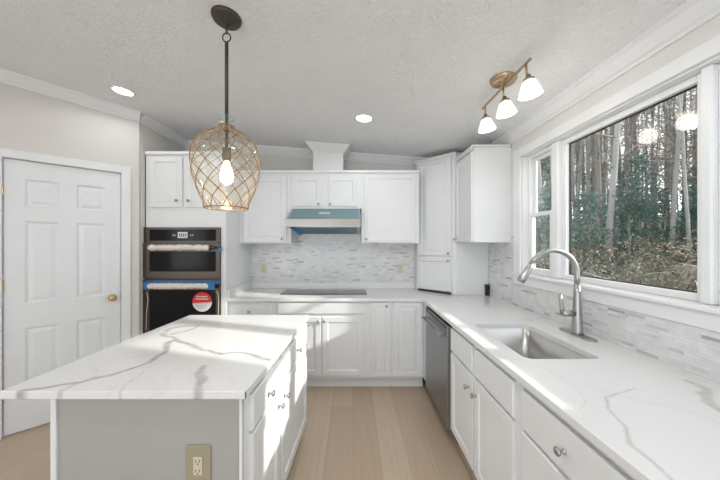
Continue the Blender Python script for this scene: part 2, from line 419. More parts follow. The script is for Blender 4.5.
# dark closet behind the door
struct(MB().box(d0-.1, d1+.1, .6, .65, 0, 2.4).build('wall_closet', m='wall', loc=(DX, DY, 0), rot=(0,0,PI/4)))
bb = MB().box(d1+.07, WL, -.014, 0, 0, .085, .003); struct(bb.build('baseboard_diagonal', m='trimw', loc=(DX, DY, 0), rot=(0,0,PI/4)))
bb = MB().box(0, d0-.07, -.014, 0, 0, .085, .003); struct(bb.build('baseboard_left', m='trimw', loc=(DX, DY, 0), rot=(0,0,PI/4)))

# ------------------------------------------------------------------ window in the right wall
cs = MB()
CW = .095
xa = XR-.02; xb = XR
cs.box(xa, xb, WY1, WY1+CW, WZ0-.002, WZ1+CW*.75, .004)
cs.box(xa, xb, WY0-CW, WY0, WZ0-.002, WZ1+CW*.75, .004)
cs.box(xa, xb, WY0, WY1, WZ1, WZ1+CW*.75, .004)
# jamb liners
cs.box(XR, XR+.098, WY1-.008, WY1, WZ0, WZ1).box(XR, XR+.098, WY0, WY0+.008, WZ0, WZ1).box(XR, XR+.098, WY0, WY1, WZ1-.008, WZ1)
struct(cs.build('trim_6', m='trimw'))
sb = MB().box(XR-.035, XR+.098, WY0-CW, WY1+CW, WZ0-.022, WZ0-.002, .004)
sb.box(XR-.018, XR, WY0-CW, WY1+CW, WZ0-.093, WZ0-.022, .003)
struct(sb.build('trim_7', m='trimw'))
GX = 1.505
ZG0, ZG1 = 1.243, 2.14
def sashframe(b, y0, y1, z0, z1, t, x0, x1):   # t = frame width
    b.box(x0, x1, y0, y0+t, z0, z1, .003).box(x0, x1, y1-t, y1, z0, z1, .003)
    b.box(x0, x1, y0+t, y1-t, z0, z0+t, .003).box(x0, x1, y0+t, y1-t, z1-t, z1, .003)
def pane(y0, y1, z0, z1, parent, x=GX):
    MB().box(x-.002, x+.002, y0, y1, z0, z1).build('pane', parent, 'pane')
# mullions (posts)
pb = MB().box(XR+.02, XR+.096, 1.975, 2.045, WZ0, WZ1-.008, .006)
pb.box(XR+.02, XR+.096, 1.128, 1.168, WZ0, WZ1-.008, .006)
struct(pb.build('trim_8', m='trimw'))
def double_hung(name, y0, y1):
    w = thing(name, None, None, (0,0,0)); struct(w)
    zl, zh = WZ0, WZ1-.008; zm = 1.69
    f = MB(); sashframe(f, y0, y1, zl, zh, .020, XR+.045, XR+.096); f.build('window_frame', w, 'trimw')
    u = MB(); sashframe(u, y0+.02, y1-.02, zm-.012, zh-.02, .028, GX+.0, GX+.018); u.build('upper_sash', w, 'trimw')
    pane(y0+.048, y1-.048, zm+.016, zh-.048, w, GX+.009)
    l = MB(); sashframe(l, y0+.02, y1-.02, zl+.02, zm+.014, .030, GX-.035, GX-.002)
    l.build('lower_sash', w, 'trimw')
    pane(y0+.05, y1-.05, zl+.05, zm-.016, w, GX-.018)
    MB().box(GX-.045, GX-.036, (y0+y1)/2-.02, (y0+y1)/2+.02, zm-.006, zm+.010, .002).build('sash_lock', w, 'trimw')
    return w
double_hung('window_1', 2.045, 2.352)
double_hung('window_3', .628, 1.128)
w = thing('window_2', None, None); struct(w)
f = MB(); sashframe(f, 1.168, 1.975, WZ0, WZ1-.008, .034, GX-.03, GX+.012); f.build('window_frame', w, 'trimw')
g = MB(); sashframe(g, 1.202, 1.941, WZ0+.034, WZ1-.042, .006, GX-.008, GX+.008); g.build('gasket', w, 'gap', label='thin dark gasket round the glass')
pane(1.208, 1.935, WZ0+.040, WZ1-.048, w)

# ------------------------------------------------------------------ worktops
def P(px, py, z=.914):
    Y = (HC-z)*F/(py-243.5); return ((px-353)/F*Y, Y)
def seg_d(p, a, b):
    ax, ay = a; bx, by = b; dx, dy = bx-ax, by-ay; L = dx*dx+dy*dy
    t = 0 if L == 0 else max(0, min(1, ((p[0]-ax)*dx+(p[1]-ay)*dy)/L))
    return math.hypot(p[0]-ax-dx*t, p[1]-ay-dy*t), t
def vein_val(p, veins):
    v = 0
    for pts, wd, st in veins:
        # cheap reject
        if p[0] < pts[2][0]-.06 or p[0] > pts[2][1]+.06 or p[1] < pts[2][2]-.06 or p[1] > pts[2][3]+.06: continue
        for a, b_ in zip(pts[0], pts[0][1:]):
            d, t = seg_d(p, a[:2], b_[:2]); ww = wd*(a[2]*(1-t)+b_[2]*t)
            if d < ww*2.2: v = max(v, st*max(0, min(1, (1.6-d/ww))) if d > ww*.6 else st)
    return v
def mkvein(px, wd, st, j=.010):
    pts = []
    raw = [(*P(q[0], q[1]), q[2] if len(q) > 2 else 1) for q in px]
    rnd = random.Random(len(px)*7+int(px[0][0]))
    for a, c in zip(raw, raw[1:]):
        n = max(1, int(math.hypot(c[0]-a[0], c[1]-a[1])/.035))
        for k in range(n):
            t = k/n; pts.append((a[0]+(c[0]-a[0])*t+rnd.uniform(-j, j)*(k > 0), a[1]+(c[1]-a[1])*t+rnd.uniform(-j, j)*(k > 0), (a[2]*(1-t)+c[2]*t)*rnd.uniform(.6, 1.3)))
    pts.append(raw[-1])
    xs = [p[0] for p in pts]; ys = [p[1] for p in pts]
    return ((pts, None, (min(xs), max(xs), min(ys), max(ys))), wd, st)
def slab(name, rects, ztop, th, step, veins, hole=None, warp=None, extra=None, holes_r=.038):
    """rects: list of grids (x0,x1,y0,y1, open sides string) all meeting edge to edge"""
    b = MB().mat('quartz'); bm = b.bm
    def line(a, c, cuts):
        pts = sorted({a, c, *[q for q in cuts if a < q < c]}); out = []
        for p, q in zip(pts, pts[1:]):
            n = max(1, round((q-p)/step)); out += [p+(q-p)*k/n for k in range(n)]
        return out+[pts[-1]]
    cx = [hole[0], hole[1]] if hole else []; cy = [hole[2], hole[3]] if hole else []
    bev = .003
    for (x0, x1, y0, y1, sides) in rects:
        X = line(x0, x1, cx); Y = line(y0, y1, cy)
        g = {}
        for i, x in enumerate(X):
            for j, y in enumerate(Y): g[i, j] = bm.verts.new((x, y, ztop))
        for i in range(len(X)-1):
            for j in range(len(Y)-1):
                if hole and hole[0] < (X[i]+X[i+1])/2 < hole[1] and hole[2] < (Y[j]+Y[j+1])/2 < hole[3]: continue
                b._f([g[i,j], g[i+1,j], g[i+1,j+1], g[i,j+1]])
        def edge(vs, nx, ny):
            prev = vs
            for (o, z) in ((bev*.7, -bev*.3), (bev, -bev), (bev, -th+bev), (bev*.3, -th)):
                cur = [bm.verts.new((v.co.x+nx*o, v.co.y+ny*o, ztop+z)) for v in vs]
                for k in range(len(vs)-1): b._f([prev[k], prev[k+1], cur[k+1], cur[k]])
                prev = cur
        n, m_ = len(X), len(Y)
        if 'W' in sides: edge([g[0,j] for j in range(m_)], -1, 0)
        if 'E' in sides: edge([g[n-1,j] for j in range(m_)], 1, 0)
        if 'S' in sides: edge([g[i,0] for i in range(n)], 0, -1)
        if 'N' in sides: edge([g[i,m_-1] for i in range(n)], 0, 1)
        # underside
        if not hole: b._f([bm.verts.new(p) for p in ((x0,y0,ztop-th),(x0,y1,ztop-th),(x1,y1,ztop-th),(x1,y0,ztop-th))])
    if hole:
        hx0, hx1, hy0, hy1 = hole; r = holes_r; outl = []
        for (cxx, cyy, a0, cr) in ((hx1-r, hy1-r, 0, (hx1, hy1)), (hx0+r, hy1-r, 90, (hx0, hy1)), (hx0+r, hy0+r, 180, (hx0, hy0)), (hx1-r, hy0+r, 270, (hx1, hy0))):
            arc = [(cxx+r*math.cos(math.radians(a0+k*15)), cyy+r*math.sin(math.radians(a0+k*15))) for k in range(7)]
            outl += arc
            c0 = bm.verts.new((*cr, ztop)); av = [bm.verts.new((*p, ztop)) for p in arc]
            for k in range(6): b._f([c0, av[k], av[k+1]])
        tv = [bm.verts.new((*p, ztop)) for p in outl]; lv = [bm.verts.new((*p, ztop-th)) for p in outl]
        for k in range(len(tv)): b._f([tv[k], tv[(k+1) % len(tv)], lv[(k+1) % len(tv)], lv[k]])
    bmesh.ops.remove_doubles(bm, verts=bm.verts, dist=1e-6)
    vals = None
    if warp:
        for v in bm.verts: v.co = warp(v.co)
    bm.verts.ensure_lookup_table()
    vals = [vein_val((v.co.x, v.co.y), veins) for v in bm.verts]
    bmesh.ops.recalc_face_normals(bm, faces=bm.faces)
    me = bpy.data.meshes.new(name); bm.to_mesh(me); bm.free(); me.materials.append(M['quartz'])
    ca = me.color_attributes.new('vein', 'FLOAT_COLOR', 'POINT')
    for i, v in enumerate(vals): ca.data[i].color = (v, v, v, 1)
    o = bpy.data.objects.new(name, me); COL.objects.link(o)
    return o

# island worktop: four corners, its sides running a touch clockwise of the room
IY0, IY1 = 1.027, 2.119; IXL, IXR = -1.292, -.395; SH = .054
iv = [mkvein([(20,391,.8),(80,382.5,1),(124,371,1),(150,362,1),(165,352.5,1.1),(167,343,1.3),(176,339.5,1),(195,347,1),(214,352.5,1),(222,354,1),(241,352.5,.8),(256,356,1.2),(271,360,1.0)], .0105, .9),
      mkvein([(176,339.5,1),(161,334,1.2),(172,328,.9),(187,326,1.2),(199,325.5,1),(190,330,.7),(172,334,1)], .012, .75),
      mkvein([(204,366,1.2),(199,373,1.6),(202.5,380,1.6),(198,386,1.4),(199,391,1.3)], .012, .78, .004),
      mkvein([(120,391.5,.8),(131,381,.7),(144,371,.5)], .005, .5, .006),
      mkvein([(60,391.5,1),(84,381,.9),(96,376,.6)], .009, .5, .006),
      mkvein([(256,329,.6),(285,336,.6),(300,331,.5)], .006, .3),
      mkvein([(232,345,.6),(270,338,.7),(290,342,.5)], .006, .22)]
def iwarp(v): return Vector((v.x + SH*(v.y-IY0), v.y, v.z))
o = slab('island_worktop', [(IXL, IXR, IY0, IY1, 'NSEW')], .914, .030, .006, iv, warp=iwarp)
tag(o, 'white quartz slab with bold grey veins lying on the kitchen island', 'countertop')

CX0 = .685; CY0 = 2.749; YE = -.02
HOLE = (.812, 1.170, 1.312, 1.885)
rv = [mkvein([(637.5,388,.6),(605.5,397.5,1),(607.5,408,1.1),(626,427,.9),(630,444,1.1),(652,461,1),(672,480,1)], .0045, .55, .004),
      mkvein([(686,380.5,1.2),(705,388,1.6),(709,403,1.4),(722,412,1)], .009, .55),
      mkvein([(675,407,.6),(700,416,.7),(722,424,.5)], .004, .3),
      mkvein([(530,321,.8),(543,317,.8)], .006, .35),
      mkvein([(570,381,.6),(586,402,.6),(578,420,.5)], .004, .22),
      mkvein([(262,288,.7),(268,293,.7),(284,296,.7)], .006, .4),
      mkvein([(226,292,.7),(250,287,.7)], .006, .35)]
o = slab('worktop', [(CX0, XR-.001, YE, YB-.001, 'WS'), (-1.238, CX0, CY0, YB-.001, 'S')], .914, .030, .007, rv, hole=HOLE)
tag(o, 'white quartz L-shaped worktop running under the window and along the back wall', 'countertop')
# low quartz upstand at back and beside oven tower
u = MB().box(-1.237, .744, YB-.021, YB-.001, .9145, .984, .002); u.build('upstand', o, 'quartz')
u = MB().box(-1.238, -1.22, CY0+.004, YB-.022, .9145, 1.00, .002); u.build('side_upstand', o, 'quartz')

# mosaic backsplash
b = MB().box(-1.239, .744, YB-.008, YB-.0005, .984, 1.7)
struct(b.build('trim_10', m='tileb'))
b = MB().box(XR-.008, XR-.0005, YE, 2.93, .9145, WZ0-.094).box(XR-.008, XR-.0005, WY1+CW+.001, 2.93, WZ0-.094, 1.52)
struct(b.build('trim_11', m='tiler'))

# ------------------------------------------------------------------ cabinets
def knob(parent, x, z, y, m='nickel'):
    mt = Matrix.Translation((x, y, z)) @ Matrix.Rotation(PI/2, 4, 'X')
    MB().lathe([(.008,0),(.008,.003),(.0045,.006),(.0045,.014),(.011,.018),(.0145,.023),(.013,.028),(.006,.031)], mt, n=16).build('knob', parent, m)
SHK = ((.004,.003),(.008,.008))
def cabinet(name, label, loc, rz, w, d, z0, z1, fronts, toe=0, lip=None, group=None, body='cab', cat='cabinet', back_open=None, kind='shaker'):
    t = thing(name, label, cat, (*loc, 0), rz, group)
    bd = MB()
    if back_open: back_open(bd)
    else: bd.box(0, w, 0, d, z0, z1)
    if toe: bd.box(0, w, .075, .09, 0, z0)
    bd.build('body', t, body)
    if lip:
        l = MB(); 
        for q in lip: l.box(*q, .006)
        l.build('cornice', t, 'trimw')
    for fr in fronts:
        k, x0, x1, a, c = fr[:5]; kn = fr[5] if len(fr) > 5 else None; stl = fr[6] if len(fr) > 6 else .05
        b = MB()
        if k == 'door':
            b.front(x0, x1, a, c, .019, [(x0+stl, x1-stl, a+stl, c-stl)], rings=SHK)
            o = b.build('door', t, 'cab')
        elif k == 'raised':
            b.front(x0, x1, a, c, .019, [(x0+stl, x1-stl, a+stl, c-stl)], rings=((.004,.007),(.014,.007),(.032,.001)))
            o = b.build('door', t, 'cab')
        elif k == 'drawer':
            b.front(x0, x1, a, c, .019, None, ch=.005); o = b.build('drawer', t, 'cab')
        else:
            b.front(x0, x1, a, c, .019, None, ch=.005); o = b.build('false_front', t, 'cab')
        if kn: knob(o, kn[0], kn[1], -.019)
    return t
def xb(px, Y): return (px-353)/F*Y
def zb(py, Y): return HC-(py-243.5)/F*Y

# --- uppers on back wall (face Y=3.06)
UY = 3.06; U0, U1 = 1.457, 2.235
def fy(px): return xb(px, UY-.019)
# left upper
X0, X1 = -1.239, xb(291, UY)
cabinet('upper_cabinet', 'white wall cabinet between oven tower and range hood', (X0, UY), 0, X1-X0, .33, U0, U1,
        [('door', .045, fy(286.5)-X0, U0+.012, 2.19, (fy(282)-X0, zb(239, UY)), .058)], lip=[(0, X1-X0, -.022, -.0005, U1-.012, U1+.018)])
X0, X1 = xb(291, UY)+.0005, xb(361.5, UY)
cabinet('upper_cabinet', 'short white two-door wall cabinet directly above the range hood', (X0, UY), 0, X1-X0, .33, 1.835, U1,
        [('door', fy(291.8)-X0, fy(321.5)-X0, 1.86, 2.19, (fy(318.5)-X0, 1.882), .05), ('door', fy(328.2)-X0, fy(357.5)-X0, 1.86, 2.19, (fy(330.5)-X0, 1.882), .05)],
        lip=[(0, X1-X0, -.022, -.0005, U1-.012, U1+.018)])
X0, X1 = xb(361.5, UY)+.0005, xb(418.9, UY)
cabinet('upper_cabinet', 'wide white single-door wall cabinet right of the range hood', (X0, UY), 0, X1-X0, .33, U0, U1,
        [('door', fy(364.3)-X0, fy(415)-X0, U0+.012, 2.19, (fy(366.3)-X0, zb(239, UY)), .03)], lip=[(0, X1-X0, -.022, -.0005, U1-.012, U1+.018)])

# --- diagonal corner cabinet standing on the worktop
t = thing('corner_cabinet', 'tall white diagonal corner cabinet standing on the worktop', 'cabinet', (.745, 3.262, 0), -PI/4)
CWD = .472; Q = (3.262-2.93)/S2
b = MB()
ax = lambda X, Y: ((X-.745)*S2 - (Y-3.262)*S2, (X-.745)*S2 + (Y-3.262)*S2)
poly = [ax(.745, 3.262), ax(1.077, 2.93), ax(XR-.0095, 2.93), ax(XR-.0095, YB-.0005), ax(.745, YB-.0005)]
CZ1 = 2.405
b.prism(poly, .9165, CZ1); b.build('body', t, 'cab')
fl = math.hypot(.332, .332)
zsp = 1.317
o = MB().front(.018, fl-.045, zsp+.006, 2.375, .019, [(.018+.05, fl-.095, zsp+.056, 2.325)], rings=SHK).build('door', t, 'cab'); knob(o, fl-.068, zsp+.035, -.019)
o = MB().front(.018, fl-.045, .945, zsp-.006, .019, [(.018+.05, fl-.095, .995, zsp-.056)], rings=SHK).build('door', t, 'cab'); knob(o, fl-.068, zsp-.045, -.019)
MB().box(.02, fl-.05, -.014, -.0005, .9165, .935).build('gap_shade_strip', t, 'gap', label='dark strip coloured as the shade under the lower door')  # solid dark strip, the shade below the door put into its colour
l = MB().sweep([(0,0),(.006,0),(.030,.028),(.030,.034),(0,.034)], (-.022, 0, CZ1-.03), (fl+.01, 0, CZ1-.03), out=(0,-1,0)); l.build('cornice', t, 'trimw')

# --- upper on right wall, face X=1.073, Y from 2.927 (far) to 2.517
w_ = 2.927-2.517
t = cabinet('upper_cabinet', 'white wall cabinet on window wall with its flat side facing us', (1.085, 2.927), -PI/2, w_, XR-.0005-1.085, 1.465, 2.322,
        [('door', .008, w_-.008, 1.472, 2.285, (.035, 1.50), .05)], lip=[(-.0, w_+.0, -.022, -.0005, 2.30, 2.332), (-.0, w_+.018, -.022, .33, 2.324, 2.342)])

# --- oven tower
OY = 2.735
t = thing('oven_tower_cabinet', 'tall white cabinet housing the built-in double oven', 'cabinet', (-2.022, OY, 0))
W = -1.24+2.022; Dp = YB-.0005-OY
b = MB(); OX0 = xb(144, OY)+2.022; OX1 = xb(221, OY)+2.022; OZ0, OZ1 = .62, zb(227.5, OY)
b.box(0, OX0-.002, 0, Dp, .1, 2.335).box(OX1+.002, W, 0, Dp, .1, 2.335).box(OX0-.002, OX1+.002, 0, Dp, OZ1+.002, 2.335).box(OX0-.002, OX1+.002, 0, Dp, .1, OZ0-.002)
b.box(OX0-.002, OX1+.002, Dp-.02, Dp, OZ0-.002, OZ1+.002)
b.box(0, W, .07, .09, 0, .1); b.build('body', t, 'cab')
fo = lambda px: xb(px, OY-.019)+2.022
for (a, c, kx) in ((148.5, 182, 177.2), (184, 218, 189)):
    o = MB().front(fo(a), fo(c), zb(207.5, OY), zb(157, OY), .019, [(fo(a)+.05, fo(c)-.05, zb(207.5, OY)+.055, zb(157, OY)-.05)], rings=SHK).build('door', t, 'cab')
    knob(o, fo(kx), zb(201, OY), -.019)
MB().box(0, W, -.022, -.0005, 2.318, 2.352, .005).build('cornice', t, 'trimw')
o = MB().front(.04, W-.04, .12, .6, .019, None).build('drawer', t, 'cab'); knob(o, W/2, .5, -.019)

# the built-in double oven
t = thing('built_in_oven', 'built-in dark stainless double oven with wrapped handles in white tower', 'oven', (-2.022, OY, 0))
fz = lambda py: zb(py, OY-.03); fx = lambda px: xb(px, OY-.03)+2.022
xL, xR = OX0, OX1
MB().box(xL, xR, 0, .5, OZ0, OZ1).build('housing', t, 'steeld')
MB().mat('steeld').box(xL, xR, -.022, -.0005, fz(242.2), OZ1, .002).build('control_panel', t)
o = MB().mat('blackglass').box(fx(149), fx(215.5), -.026, -.0225, fz(240.8), fz(229.5), .001).build('control_glass', t)
MB().mat('white').box(fx(177.5), fx(187.3), -.0275, -.0262, fz(238), fz(232)).build('display', o, label='small pale display')
for k in range(4): MB().mat('slot').box(fx(178.8+k*2.1), fx(179.9+k*2.1), -.0282, -.0277, fz(236.8), fz(233.4)).build('display_digit', o)
for k in (172.5, 174.5, 190.2, 192.2): MB().mat('white').box(fx(k), fx(k+.6), -.0272, -.0262, fz(236), fz(234.4)).build('touch_key', o)
def odoor(y0, y1, wy0, wy1, nm):
    d = MB().mat('steeld').box(xL, xR, -.030, -.0005, fz(y1), fz(y0), .003).build(nm, t)
    MB().mat('blackglass').box(fx(149.5), fx(215.8), -.0325, -.0305, fz(wy1), fz(wy0), .001).build('oven_glass', d)
    return d
d1_ = odoor(243, 278.6, 251.5, 271.5, 'microwave_door')
d2_ = odoor(279.8, 345, 290, 340, 'oven_door')
def handle(d, y, hw, tape):
    h = MB()
    h.mat('steeld').tube([(fx(148.5), -.07, fz(y)), (fx(216.5), -.07, fz(y))], .011, 12)
    for q in (150, 215): h.box(fx(q)-.01, fx(q)+.01, -.07, -.0305, fz(y)-.009, fz(y)+.009)
    h = h.build('handle', d)
    rnd = random.Random(int(y)); n = 50; rr = [hw*rnd.uniform(.84, 1.12) for _ in range(n+1)]; rr[0] = rr[-1] = hw*.7
    MB().mat('paper').tube([(fx(151.5)+(fx(211)-fx(151.5))*k/n, -.07+rnd.uniform(-.002,.002), fz(y)+rnd.uniform(-.002,.002)) for k in range(n+1)], rr, 12).build('handle_wrap', d, label='crumpled pale foam wrapped round handle')
    return h
h1 = handle(d1_, 247.6, .027, 0); h2 = handle(d2_, 285.4, .028, 1)
b = MB().mat('tape').box(fx(145.8), fx(219.8), -.034, -.0325+.001, fz(284.2), fz(280.6), .0005)
b.box(fx(147.6), fx(152), -.085, -.0832, fz(288.5), fz(281.6)).box(fx(210), fx(217.5), -.087, -.0852, fz(288.5), fz(281.6))
b.build('tape_strip', d2_, label='bright blue tape strip')
MB().mat('tape').box(fx(218.5), fx(221.6), -.036, -.031, fz(252.3), fz(247.6), .001).build('tape_tab', d1_, label='small blue tape tab')
# thin loose cords of packing film at both sides
MB().mat('paper').tube([(fx(147), -.034, fz(292)), (fx(148.5), -.036, fz(300)), (fx(147), -.036, fz(312)), (fx(146.4), -.036, fz(330))], .003, 6).build('loose_strap', d2_)
MB().mat('paper').tube([(fx(216.2), -.036, fz(292)), (fx(217.8), -.037, fz(291)), (fx(218.8), -.036, fz(296)), (fx(218.6), -.036, fz(318))], .0035, 6).build('loose_strap', d2_)
# round sticker: red upper half, white lower half with grey text lines
sx, sz, sr = fx(202.3), fz(301.8), .094
b = MB(); n = 40
def halfdisc(m, a0, a1, yy):
    b.mat(m); vs = [b.bm.verts.new((sx+sr*math.cos(a0+(a1-a0)*k/n), yy, sz+sr*math.sin(a0+(a1-a0)*k/n))) for k in range(n+1)]
    vb = [b.bm.verts.new((v.co.x, yy+.0008, v.co.z)) for v in vs]
    b._f(vs); b._f(vb[::-1])
    for k in range(n+1): b._f([vs[k], vs[(k+1)%(n+1)], vb[(k+1)%(n+1)], vb[k]])
halfdisc('red', math.radians(-2), math.radians(188), -.0335); halfdisc('white', math.radians(188), math.radians(358), -.0335)
st = b.build('round_sticker', d2_, label='round red and white sticker')
b = MB().mat('white')
rnd = random.Random(4)
def tline(x0, x1, z, h):
    x = x0
    while x < x1:
        wl_ = rnd.uniform(.005, .012); b.box(x, min(x+wl_, x1), -.0346, -.0341, z, z+h); x += wl_+.003
tline(sx-.055, sx+.05, sz+.045, .012); tline(sx-.06, sx+.06, sz+.022, .010)
b.build('sticker_print', d2_)
b = MB().mat('steel')
for k in range(4): tline(sx-.06+.008*k, sx+.06-.008*k, sz-.02-.016*k, .005)
b.build('sticker_print', d2_)

# --- base cabinets on the back wall, face Y=2.775
BY = 2.776; BD = YB-.0005-BY; BZ0, BZ1 = .125, .8835
bx = lambda px: xb(px, BY-.019)
bz = lambda py: zb(py, BY-.019)
def bcab(label, a, c, fr, name='base_cabinet'):
    X0, X1 = xb(a, BY), xb(c, BY)
    fr2 = []
    for f_ in fr:
        k, p, q, y0, y1 = f_[:5]; kn = f_[5] if len(f_) > 5 and f_[5] else None
        stl = f_[6] if len(f_) > 6 else .05
        fr2.append((k, bx(p)-X0, bx(q)-X0, bz(y1), bz(y0), (bx(kn[0])-X0, bz(kn[1])) if kn else None, stl))
    return cabinet(name, label, (X0, BY), 0, X1-X0-.0005, BD, BZ0, BZ1, fr2, toe=1)
bcab('white base cabinet beside oven tower with small top drawer', 228, 274, [('drawer', 230.5, 270, 304.5, 316, (249.2, 311.5)), ('door', 230.5, 270, 319, 375.5, (266, 323))])
bcab('white base cabinet under the cooktop with two doors', 274, 368.3, [('front', 277.6, 365, 303, 314), ('door', 277.6, 320.8, 317, 376, (318.3, 321)), ('door', 322.4, 363.5, 317, 376, (324.5, 321), .052)])
bcab('narrow white base cabinet right of the cooktop cabinet with one slim door', 368.3, 392.2, [('raised', 371.3, 390.8, 302.5, 376.5, (386.3, 306), .035)])
bcab('white corner base cabinet beside the dishwasher with a single door', 392.2, 424.4, [('raised', 394.2, 422.2, 302.5, 376.5, None, .042)])

# --- base cabinets on the window wall, face X=.71
RX = .71; RD = XR-.0005-RX
def ry(px): return (RX-.019)*F/(px-353)
def rcab(label, y_far, y_near, fr, name='base_cabinet', **k):
    return cabinet(name, label, (RX, y_far), -PI/2, y_far-y_near-.0005, RD, BZ0, BZ1, [(f_[0], y_far-f_[1], y_far-f_[2], f_[3], f_[4], (y_far-f_[5][0], f_[5][1]) if len(f_) > 5 and f_[5] else None, .05) for f_ in fr], toe=1, **k)
def sinkbody(bd):
    w_ = 2.008-1.18-.0005
    bd.box(0, .018, 0, RD, BZ0, BZ1).box(w_-.018, w_, 0, RD, BZ0, BZ1).box(.018, w_-.018, 0, .018, BZ0, BZ1).box(.018, w_-.018, RD-.018, RD, BZ0, BZ1).box(.018, w_-.018, .018, RD-.018, BZ0, BZ0+.018)
rcab('white sink base cabinet with two false fronts above paired doors', 2.008, 1.18,
     [('front', 1.985, 1.632, .70, .858), ('front', 1.600, 1.212, .70, .858), ('door', 1.985, 1.622, .14, .685, (1.668, .60)), ('door', 1.600, 1.212, .14, .685, (1.572, .60))], back_open=sinkbody)
rcab('white drawer base cabinet nearest to us on the window side', 1.18, .64,
     [('drawer', 1.150, .672, .70, .858, (.915, .775)), ('drawer', 1.150, .672, .42, .685, (.915, .56)), ('drawer', 1.150, .672, .14, .405, (.915, .28))])
rcab('white base cabinet beyond the drawer base at the frame edge', .64, .0, [('front', .61, .03, .70, .858), ('door', .61, .33, .14, .685), ('door', .31, .03, .14, .685)])
# corner filler post
f_ = MB().box(.7, .716, 2.635, 2.775, BZ0, BZ1); o = f_.build('filler_strip', m='cab'); tag(o, 'narrow white filler strip in the corner beside the dishwasher', 'panel')

# dishwasher
t = thing('dishwasher', 'stainless dishwasher under the worktop between corner and sink cabinet', 'dishwasher', (RX, 2.632, 0), -PI/2)
DWW = 2.632-2.012
MB().mat('black').box(.004, DWW-.004, .0, .58, .10, .868).box(.02, DWW-.02, .05, .07, 0, .1).build('tub', t)
MB().mat('dw').box(.004, DWW-.004, -.030, -.0005, .115, .862, .005, 2).build('door', t)
b = MB().mat('black').box(.03, DWW-.03, -.0315, -.0302, .83, .852); b.build('control_strip', t)
b = MB().mat('dw').tube([(.05, -.068, .775), (DWW-.05, -.068, .775)], .010, 12)
for q in (.065, DWW-.065): b.box(q-.008, q+.008, -.068, -.0302, .767, .783)
b.build('handle', t)
MB().mat('film').box(.02, .03, -.0312, -.0302, .79, .86).build('film_scrap', t)

# ------------------------------------------------------------------ island
ibx = -.395-.022                        # cabinet face X at near end
def iw(v): return Vector((v.x, v.y - SH*v.x, v.z))
WARP[0] = iw
IB0 = 1.062; IB1 = 2.098
def icab(label, y0, y1, loc_shift, end=False):
    X = ibx + SH*(y0-IY0)
    w_ = y1-y0-.0005; dd = .717
    fr = [('drawer', .022 if not end else .045, w_-.02, .715, .858, (w_/2+.01, .775)), ('door', .022 if not end else .045, w_-.02, .14, .70, ((w_-.045) if end else .05, .635))]
    t = cabinet('island_cabinet', label, (X, y0), PI/2, w_, dd, BZ0, BZ1, fr, toe=1)
    return t
t = icab('white near half of the island base with outlet panel facing us', IB0, 1.460, 0, True)
# end panel toward the camera, with corner posts
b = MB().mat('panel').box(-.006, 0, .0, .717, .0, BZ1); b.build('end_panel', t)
MB().mat('cab').box(-.014, -.0065, .0, .010, .0, BZ1).build('corner_post', t); MB().mat('cab').box(-.014, -.0065, .697, .717, .0, BZ1).build('corner_post', t)
b = MB().mat('cab').box(.0, .397, .717, .723, .0, BZ1).build('side_panel', t)
t2 = icab('white far half of the island base nearest the oven tower', 1.460, IB1, 0)
b = MB().mat('cab').box(.0, .637, .717, .723, .0, BZ1).build('side_panel', t2)
WARP[0] = None
# outlet plate on the island end panel
def outlet(name, label, loc, rz, plate, face, w=.07, h=.115, group=None):
    t = thing(name, label, 'outlet', loc, rz, group)
    MB().mat(plate).box(-w/2, w/2, -.006, -.0005, -h/2, h/2, .002).build('plate', t)
    o = MB().mat(face).box(-.017, .017, -.009, -.0062, -.034, .034, .001).build('receptacle', t)
    b = MB().mat('slot')
    for z in (.018, -.018):
        b.box(-.008, -.0055, -.0096, -.0091, z-.004, z+.006).box(.0055, .008, -.0096, -.0091, z-.004, z+.006)
        b.lathe([(.0028, 0), (.0028, .0005)], Matrix.Translation((0, -.0091, z-.0095)) @ Matrix.Rotation(PI/2, 4, 'X'), n=10)
    b.build('socket_slots', o); return t
outlet('power_outlet', 'duplex outlet on tan plate fixed to the island end', (-.581, IB0-.0065+.0, .622), 0, 'goldplate', 'almond', .094, .15)
outlet('power_outlet', 'almond outlet in the mosaic left of the cooktop', (xb(264, YB), YB-.0085, zb(268, YB)), 0, 'almond', 'almond')
outlet('power_outlet', 'almond outlet in the mosaic right of the cooktop', (xb(400.5, YB), YB-.0085, zb(268.5, YB)), 0, 'almond', 'almond')
o = MB().mat('black').box(XR-.05, XR-.0085, 2.895, 2.925, .9155, 1.03, .003).build('power_socket'); tag(o, 'small black upright socket box where worktop meets corner cabinet', 'outlet')

# ------------------------------------------------------------------ cooktop
t = thing('cooktop', 'dark glass electric cooktop set in the back worktop', 'cooktop', (0, 0, .9145))
ka = P(280, 294.6); kb2 = P(367, 294.6); kc = P(291, 288.2)
x0, x1 = ka[0], kb2[0]; y0, y1 = ka[1], ka[1]+.30
MB().mat('cookglass').box(x0, x1, y0, y1, 0, .006, .002).build('glass_top', t)
b = MB().mat('steel')
for (cx, cy, r) in ((x0+.2, y0+.15, .10), (x0+.47, y0+.17, .075), (x0+.73, y0+.15, .11)):
    pts = [(cx+r*math.cos(a*PI/18), cy+r*math.sin(a*PI/18)*.9, .0062) for a in range(36)]; b.tube(pts, .0008, 4, closed=True)
b.build('burner_rings', t)

